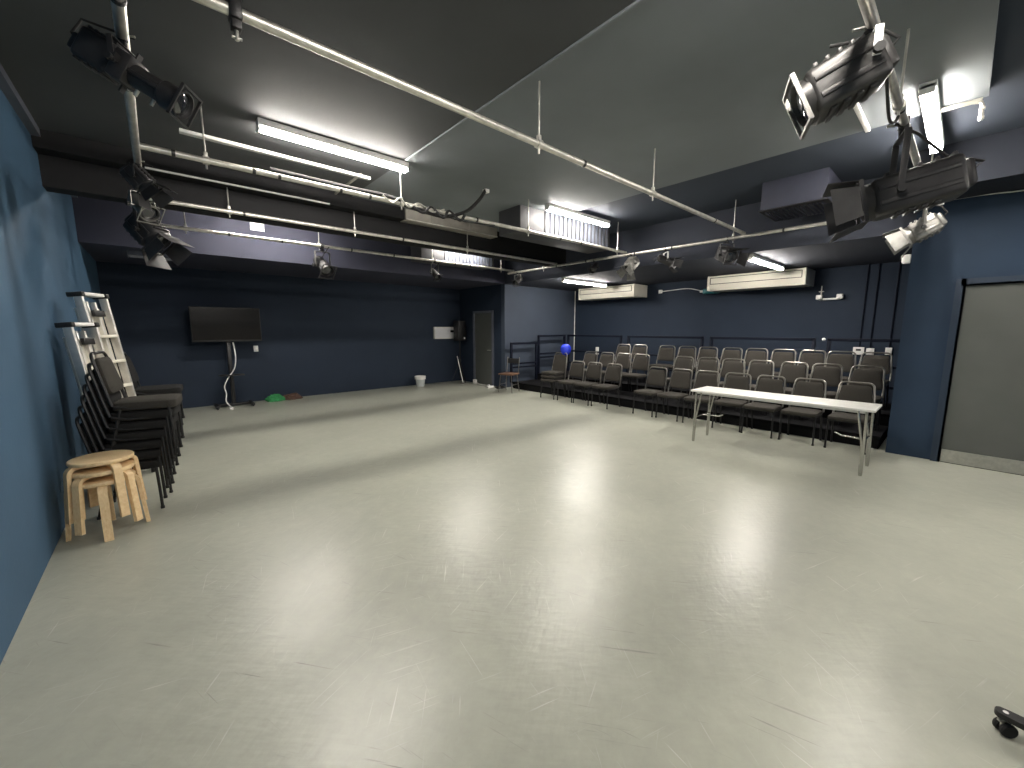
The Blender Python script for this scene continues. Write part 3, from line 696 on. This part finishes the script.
ladder('taller aluminium step ladder leaning on the blue wall, behind the shorter one', (-.545, 5.62, 1.945), (-.32, 5.62, .0), (.44, .90, 0), .33)

# ------------------------------------------------------------------ television on its stand
t = thing('television_stand', 'black floor stand with small shelf holding up the television', 'stand', (1.05, 9.95, 0))
b = MB(); b.box((0, .0, .72), (.07, .05, 1.36), bevel=.008); b.build('pole', M['black_metal'], t)
b = MB(); b.box((0, -.09, .665), (.42, .26, .02), bevel=.006); b.build('shelf', M['black_plastic'], t)
b = MB(); b.box((0, 0, .045), (.62, .07, .05), bevel=.01)
for q in (-1, 1): b.box((q * .30, -.05, .045), (.06, .46, .05), bevel=.01)
b.build('base', M['black_metal'], t)
b = MB(); b.box((0, -.03, 1.62), (.5, .03, .36), bevel=.004); b.build('mount_plate', M['black_metal'], t)
for q in (-1, 1):
    for yy in (-.24, .16):
        b = MB(); b.cyl((q * .30 - .012, -.05 + yy * .9, .022), (q * .30 + .012, -.05 + yy * .9, .022), .022); b.build('caster', M['rubber'], t)
t = thing('television', 'large black television screen switched off in the recess', 'television', (1.05, 9.86, 1.35))
b = MB(); b.box((0, 0, .34), (1.16, .045, .68), bevel=.008); b.box((0, .03, .30), (.7, .03, .4), bevel=.01); b.build('casing', M['black_plastic'], t)
b = MB(); b.box((0, -.0235, .35), (1.13, .003, .635)); b.build('screen', M['screen'], t)
cable('television_cable', 'white power cable trailing from television to the floor', [(1.12, 9.86, 1.33), (1.14, 9.84, 1.05), (1.10, 9.83, .80), (.98, 9.80, .62), (.90, 9.78, .45), (.92, 9.77, .3), (.90, 9.74, .15), (.96, 9.70, .04), (.96, 9.64, .012)], .011, 'white')
t = thing('power_adaptor', 'small white adaptor on the floor under the television cable', 'adaptor', (.96, 9.60, 0))
b = MB(); b.box((0, 0, .02), (.07, .10, .04), bevel=.01); b.build('body', M['white'], t)
b = MB(); b.cyl((0, .05, .02), (0, .075, .02), .010); b.build('strain_relief', M['white'], t)
t = thing('wall_socket', 'white wall plate to the lower right of the television', 'socket', (1.58, YF, 1.17))
b = MB(); b.box((0, -.008, 0), (.085, .016, .13), bevel=.004); b.build('plate', M['white'], t)
b = MB(); b.box((.0, -.018, -.02), (.05, .02, .05), bevel=.004); b.build('plug', M['white'], t)

# cloths on the floor by the recess wall
def heap(name, label, loc, sx, sy, sz, m, seed):
    rnd = random.Random(seed); bm = bmesh.new()
    bmesh.ops.create_icosphere(bm, subdivisions=4, radius=1)
    ph = [rnd.uniform(0, 6) for _ in range(6)]
    for v in bm.verts:
        x, y, z = v.co; k = 1 + .16 * math.sin(5 * x + ph[0]) * math.cos(4 * y + ph[1]) + .10 * math.sin(9 * y + 5 * z + ph[2]) + .06 * math.sin(15 * x + 8 * z + ph[3])
        v.co = Vector((x * sx * k, y * sy * k, max(0, z * k + .25) * sz))
    b = MB(); b.bm.free(); b.bm = bm; o = b.build(name, m); o.location = loc; return tag(o, label, 'cloth')
heap('crumpled_cloth', 'green cloth crumpled on the floor by the recess wall', (1.83, 10.08, 0), .17, .11, .12, M['green'], 1)
heap('crumpled_cloth', 'brown cloth crumpled beside the green one by the recess wall', (2.17, 10.10, 0), .20, .11, .10, M['brown'], 2)

# waste bucket, panel, black speaker stand and rod
t = thing('waste_bucket', 'small pale grey bucket on the floor against the recess wall', 'bucket', (5.40, 10.0, 0))
b = MB(); b.lathe([(0, 0), (.105, 0), (.11, .01), (.135, .25), (.128, .25), (.105, .02), (0, .015)], 30); b.build('body', M['bucket'], t)
b = MB(); b.lathe([(.133, .20), (.150, .205), (.155, .29), (.140, .295), (.136, .25)], 30); b.build('liner_rim', M['white'], t)
t = thing('electrical_panel', 'white electrical panel fixed to the recess wall', 'electrical panel', (6.40, YF, 1.31))
b = MB(); b.box((0, -.04, .175), (.70, .08, .35), bevel=.006); b.build('cabinet', M['white'], t)
b = MB(); b.box((-.02, -.083, .175), (.60, .006, .27), bevel=.002); b.build('cover', M['paper'], t)
b = MB(); b.box((.24, -.09, .22), (.10, .02, .06), bevel=.004); b.build('switch', M['black_plastic'], t)
t = thing('loudspeaker', 'black loudspeaker on tripod beside the white electrical panel', 'speaker', (6.74, 9.98, 1.26))
b = MB(); b.box((0, 0, .29), (.28, .26, .58), bevel=.02); b.build('cabinet', M['black_plastic'], t)
b = MB(); b.box((0, -.132, .29), (.24, .006, .52), bevel=.002); b.build('grille', M['black_metal'], t)
b = MB(); b.box((.08, -.137, .07), (.045, .006, .05), bevel=.002); b.build('badge', M['white'], t)
t = thing('speaker_stand', 'black tripod stand under the loudspeaker in the recess corner', 'stand', (6.74, 9.98, 0))
b = MB(); b.cyl((0, 0, .12), (0, 0, 1.26), .018); b.build('pole', M['black_metal'], t)
b = MB(); b.cyl((0, 0, .62), (0, 0, .70), .03); b.build('collar', M['black_plastic'], t)
for k in range(3):
    a = R(30 + 120 * k); b = MB(); b.bar((0, 0, .66), (.26 * math.cos(a), .26 * math.sin(a), .012), .02, .012); b.build('leg', M['black_metal'], t)
t = thing('leaning_rod', 'thin pale rod leaning against the black loudspeaker tripod', 'rod', (6.62, 9.66, 0))
b = MB(); b.tube([(0, 0, .01), (-.06, .20, .80)], .011, 8); b.build('shaft', M['alu'], t)
b = MB(); b.cyl((0, 0, 0), (-.002, .007, .03), .016); b.build('foot', M['rubber'], t)

# power strip and flex by the recess door
t = thing('power_strip', 'white power strip on the floor by the recess corner', 'power strip', (6.66, 8.42, 0))
b = MB(); b.box((0, 0, .03), (.20, .09, .06), bevel=.012); b.build('body', M['white'], t)
b = MB(); b.box((-.05, 0, .075), (.05, .06, .05), bevel=.008); b.build('plug', M['white'], t)
t = thing('power_adaptor', 'white adaptor on the floor beside the narrow grey door', 'adaptor', (6.90, 9.45, 0))
b = MB(); b.box((0, 0, .06), (.08, .12, .12), bevel=.014); b.build('body', M['white'], t)
b = MB(); b.cyl((0, -.06, .04), (0, -.085, .04), .012); b.build('strain_relief', M['white'], t)
cable('floor_cable', 'white flex from the door adaptor to the power strip', [(6.90, 9.36, .04), (6.86, 9.2, .012), (6.80, 8.95, .012), (6.74, 8.7, .012), (6.68, 8.48, .03)], .012, 'white')
pts = []
rr = random.Random(5)
for k in range(16): pts.append((6.70 + .13 * math.cos(k * 1.1) * (1 + .25 * math.sin(k * 2.3)), 8.16 + .12 * math.sin(k * 1.1) - .12, .02 + .06 * abs(math.sin(k * 1.7))))
cable('floor_cable', 'tangled black cable heaped on the floor under the brown-seated chair', pts, .012, 'rubber')

# brown seated chair at the end of the platforms
t = thing('wooden_chair', 'brown-seated chair with thin metal legs at the platform end', 'chair', (6.62, 7.60, 0), R(200))
b = MB(); b.pad(rrect(.44, .42, .05, 4), .035, Matrix.Translation((0, 0, .465)), .01, .006); b.build('seat', M['red_wood'], t)
for x in (-.17, .17):
    for y in (-.17, .17):
        b = MB(); b.tube([(x * .9, y * .9, .45), (x * 1.15, y * 1.15, 0)], .011, 8); b.build('leg', M['hoop'], t)
for y in (-.17, .17):
    b = MB(); b.tube([(-.19, y, .45), (-.23, y, .70), (-.26, y, .88)], .010, 8); b.build('back_post', M['hoop'], t)
b = MB(); b.box((-.245, 0, .78), (.014, .36, .13), Matrix.Rotation(R(-9), 3, 'Y'), bevel=.005); b.build('backrest', M['black_plastic'], t)
b = MB(); b.tube([(.18, -.18, .2), (-.18, -.18, .2)], .008, 8); b.tube([(.18, .18, .2), (-.18, .18, .2)], .008, 8); b.build('stretcher', M['hoop'], t)

# ------------------------------------------------------------------ wall air conditioners
def aircon(label, yc, W, group='cream air conditioners under the low ceiling'):
    t = thing('ceiling_air_conditioner', label, 'air conditioner', (9.56, yc, 2.44), 0, group)
    b = MB()
    prof = [(.33, .02), (.33, .31), (-.30, .31), (-.33, .27), (-.33, .12), (-.24, .0), (.28, .0)]
    va = [b.bm.verts.new((x, -W / 2 + .02, z)) for x, z in prof]; vb = [b.bm.verts.new((x, W / 2 - .02, z)) for x, z in prof]
    b.bm.faces.new(va); b.bm.faces.new(vb[::-1])
    for k in range(len(prof)):
        j = (k + 1) % len(prof); b.bm.faces.new((va[k], va[j], vb[j], vb[k]))
    b.build('casing', M['cream'], t)
    for q in (-1, 1):
        b = MB(); b.box((0, q * (W / 2 - .01), .155), (.66, .035, .315), bevel=.012, seg=3); b.build('end_cover', M['cream'], t)
    b = MB(); b.box((-.334, 0, .265), (.008, W - .12, .012)); b.box((-.334, 0, .135), (.008, W - .12, .012))
    for q in (-1, 1): b.box((-.334, q * (W / 2 - .06), .20), (.008, .012, .14))
    b.build('outlet_outline', M['black_plastic'], t)
    b = MB(); b.box((-.336, 0, .20), (.008, W - .15, .10), bevel=.003); b.build('air_flap', M['cream'], t)
    return t
aircon('longer cream air conditioner under the low ceiling, below the nearer batten', 2.98, 1.80)
aircon('cream air conditioner in the far seating corner, below the far batten', 6.62, 1.80)
t = thing('hanging_condensate_pump', 'teal box on the wall at the end of longer air conditioner', 'pump', (9.80, 4.02, 2.42))
b = MB(); b.box((0, 0, .06), (.14, .36, .12), bevel=.03, seg=3); b.build('body', M['teal'], t)
b = MB(); b.cyl((-.02, .17, .07), (-.02, .25, .07), .028); b.build('inlet', M['white'], t)
o = cable('wall_cable', 'white flex on the wall between the two air conditioners', [(9.88, 5.32, 2.56), (9.87, 5.0, 2.575), (9.87, 4.6, 2.585), (9.84, 4.25, 2.50)], .010, 'white')
b = MB(); b.box((9.875, 5.33, 2.56), (.05, .09, .09), bevel=.008); b.build('junction_box', M['white'], o)

# emergency light, sockets, sensor, conduits on the seating wall
t = thing('wall_emergency_light', 'white twin-headed emergency light fitting on the seating wall', 'emergency light', (XS, 1.80, 2.20))
b = MB(); b.box((-.02, 0, -.02), (.04, .34, .035), bevel=.004); b.build('bar', M['white'], t)
for q in (-1, 1):
    b = MB(); b.box((-.05, q * .16, .02), (.09, .10, .09), bevel=.012); b.build('lamp_head', M['white'], t)
b = MB(); b.cyl((-.03, .14, .06), (-.03, .14, .24), .010); b.box((-.03, .14, .13), (.02, .08, .015)); b.build('stem', M['white'], t)
for lab, y, z, w, h in (('white switch box with dark display on the seating wall', 1.28, 1.19, .16, .14), ('square white socket on the seating wall beside the switch box', 1.115, 1.185, .11, .12), ('narrow white socket on the seating wall nearest the blue corner', .865, 1.20, .09, .13)):
    t = thing('wall_socket', lab, 'socket', (XS, y, z))
    b = MB(); b.box((-.02, 0, 0), (.04, w, h), bevel=.006); b.build('box', M['white'], t)
    b = MB(); b.box((-.042, 0, .02), (.006, w * .45, h * .25), bevel=.001); b.build('switch', M['black_plastic' if w > .15 else 'white'], t)
t = thing('wall_socket', 'small white wall box low behind the far end of back row', 'socket', (XS, 7.28, .95))
b = MB(); b.box((-.02, 0, 0), (.04, .10, .22), bevel=.006); b.build('box', M['white'], t)
b = MB(); b.box((-.042, 0, .03), (.006, .05, .05), bevel=.001); b.build('switch', M['white'], t)
for lab, y in (('dark conduit up the seating wall, above the switch box', 1.275), ('dark conduit up the seating wall, above the square socket', 1.125), ('dark conduit up the seating wall, beside the blue wall corner', .86)):
    o = conduit('wall_conduit', lab, [(XS - .014, y, 1.26), (XS - .014, y, ZL)], .012, 'rail_blue')
o = conduit('wall_conduit', 'thin white conduit in the far corner, from floor level to ceiling', [(XS - .03, 8.17, .05), (XS - .03, 8.17, ZL)], .012, 'white')
t = thing('wall_sensor', 'small white sensor high on the corner of the blue wall', 'sensor', (XR, .58, 2.42))
t.location = (7.03, .56, 2.40)
b = MB(); b.lathe([(0, 0), (.035, .004), (.045, .03), (.045, .09), (.035, .11), (0, .112)], 20); b.build('body', M['white'], t)
b = MB(); b.box((.0, -.02, .09), (.05, .05, .03), bevel=.004); b.build('bracket', M['white'], t)
t = thing('rail_lamp', 'small white round light on the guard rail behind the back row', 'light', (9.235, 1.70, 1.41))
b = MB(); b.lathe([(0, 0), (.026, .004), (.03, .02), (.02, .035), (0, .04)], 16, axis=Matrix(((0, 0, -1), (0, 1, 0), (1, 0, 0)))); b.build('globe', M['white'], t)
b = MB(); b.box((.008, 0, 0), (.012, .03, .03), bevel=.002); b.build('clip', M['white'], t)
# paper notice on bulkhead
t = MB().box((1.43, YB - .004, 3.375), (.205, .004, .215)).build('wall_notice', M['paper']); tag(t, 'blank white paper notice high on the blue bulkhead', 'notice')

# blue balloon tied at the chair stack
t = thing('balloon', 'round blue balloon at the far end of the chairs', 'balloon', (7.21, 6.22, 1.115))
b = MB(); b.lathe([(0, -.145), (.02, -.142), (.07, -.12), (.115, -.06), (.128, .0), (.118, .06), (.085, .105), (.04, .13), (0, .136)], 28); b.build('skin', M['balloon'], t)
b = MB(); b.lathe([(0, -.14), (.012, -.15), (.02, -.17), (.0, -.168)], 12); b.build('knot', M['balloon'], t)
b = MB(); b.tube([(0, 0, -.165), (.005, .01, -.2), (-.06, -.05, -.25)], .003, 6); b.build('string', M['white'], t)

# office chair, only one caster in view
CX, CY = 2.348, -.57
t = thing('office_chair', 'black office chair base with one caster in the bottom right corner', 'office chair', (CX, CY, 0))
base_a = math.atan2(-.262 - CY, 2.375 - CX)
for k in range(5):
    a = base_a + 2 * PI * k / 5; c, s_ = math.cos(a), math.sin(a); Lg = math.hypot(-.262 - CY, 2.375 - CX)
    b = MB(Matrix.Rotation(a, 4, 'Z'))
    b.poly([(.03, -.032), (Lg - .01, -.024)] + [(Lg + .0 + .024 * math.sin(R(q)), -.024 * math.cos(R(q))) for q in (30, 60, 90, 120, 150)] + [(Lg - .01, .024), (.03, .032)], .022, Matrix.Translation((0, 0, .075)))
    o = b.build('base_leg', M['black_plastic'], t)
    b = MB(Matrix.Rotation(a, 4, 'Z')); b.cyl((Lg - .004, 0, .096), (Lg - .004, 0, .099), .008, n=12); b.build('pin', M['white'], o)
    b = MB(Matrix.Translation((Lg * c, Lg * s_, 0)) @ Matrix.Rotation(a + .7, 4, 'Z'))
    for q in (-1, 1): b.lathe([(0, -.009), (.024, -.009), (.028, -.004), (.028, .004), (.024, .009), (0, .009)], 20, c=(-.012, q * .014, .028), axis=Matrix(((1, 0, 0), (0, 0, -1), (0, 1, 0))))
    o = b.build('caster', M['rubber'], t)
    b = MB(Matrix.Translation((Lg * c, Lg * s_, 0)) @ Matrix.Rotation(a + .7, 4, 'Z')); b.cyl((0, 0, .03), (0, 0, .08), .006, n=10); b.box((-.010, 0, .058), (.05, .012, .012), bevel=.003); b.build('fork', M['steel'], o)
b = MB(); b.cyl((0, 0, .06), (0, 0, .12), .04, n=20); b.cyl((0, 0, .12), (0, 0, .40), .022, n=16); b.build('column', M['black_metal'], t)
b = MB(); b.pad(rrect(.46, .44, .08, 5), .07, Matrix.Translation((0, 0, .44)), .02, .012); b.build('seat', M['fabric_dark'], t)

# ------------------------------------------------------------------ camera, world, view
W_ = bpy.data.worlds.new('World'); SC.world = W_; W_.use_nodes = True
W_.node_tree.nodes['Background'].inputs['Color'].default_value = (0.0, 0.0, 0.0, 1)
W_.node_tree.nodes['Background'].inputs['Strength'].default_value = 0.0
F, HY, VA, VB = 396.2, 329.0, 964.0, 158.0
def cr(x, y): return Vector(((x - 512) / F, (384 - y) / F, -1.0))
a = cr(VA, HY).normalized(); bb = cr(VB, HY).normalized(); bb = (bb - a * a.dot(bb)).normalized(); up = a.cross(bb)
Rm = Matrix((a, bb, up))            # camera axes -> world axes
cam = bpy.data.cameras.new('camera'); co = bpy.data.objects.new('camera', cam); COL.objects.link(co)
cam.sensor_width = 36; cam.sensor_fit = 'HORIZONTAL'; cam.lens = 36 * F / 1024; cam.clip_start = .02
co.matrix_world = Matrix.Translation((0, 0, 1.6)) @ Rm.to_4x4()
SC.camera = co
vs = SC.view_settings
SC.display_settings.display_device = 'sRGB'
vs.view_transform = 'Standard'; vs.look = 'None'; vs.gamma = 1.0; vs.use_curve_mapping = False
vs.exposure = 2.5
SC.cycles.max_bounces = 8; SC.cycles.diffuse_bounces = 5; SC.cycles.glossy_bounces = 4
SC.cycles.use_denoising = True
SC.cycles.sample_clamp_indirect = 6.0
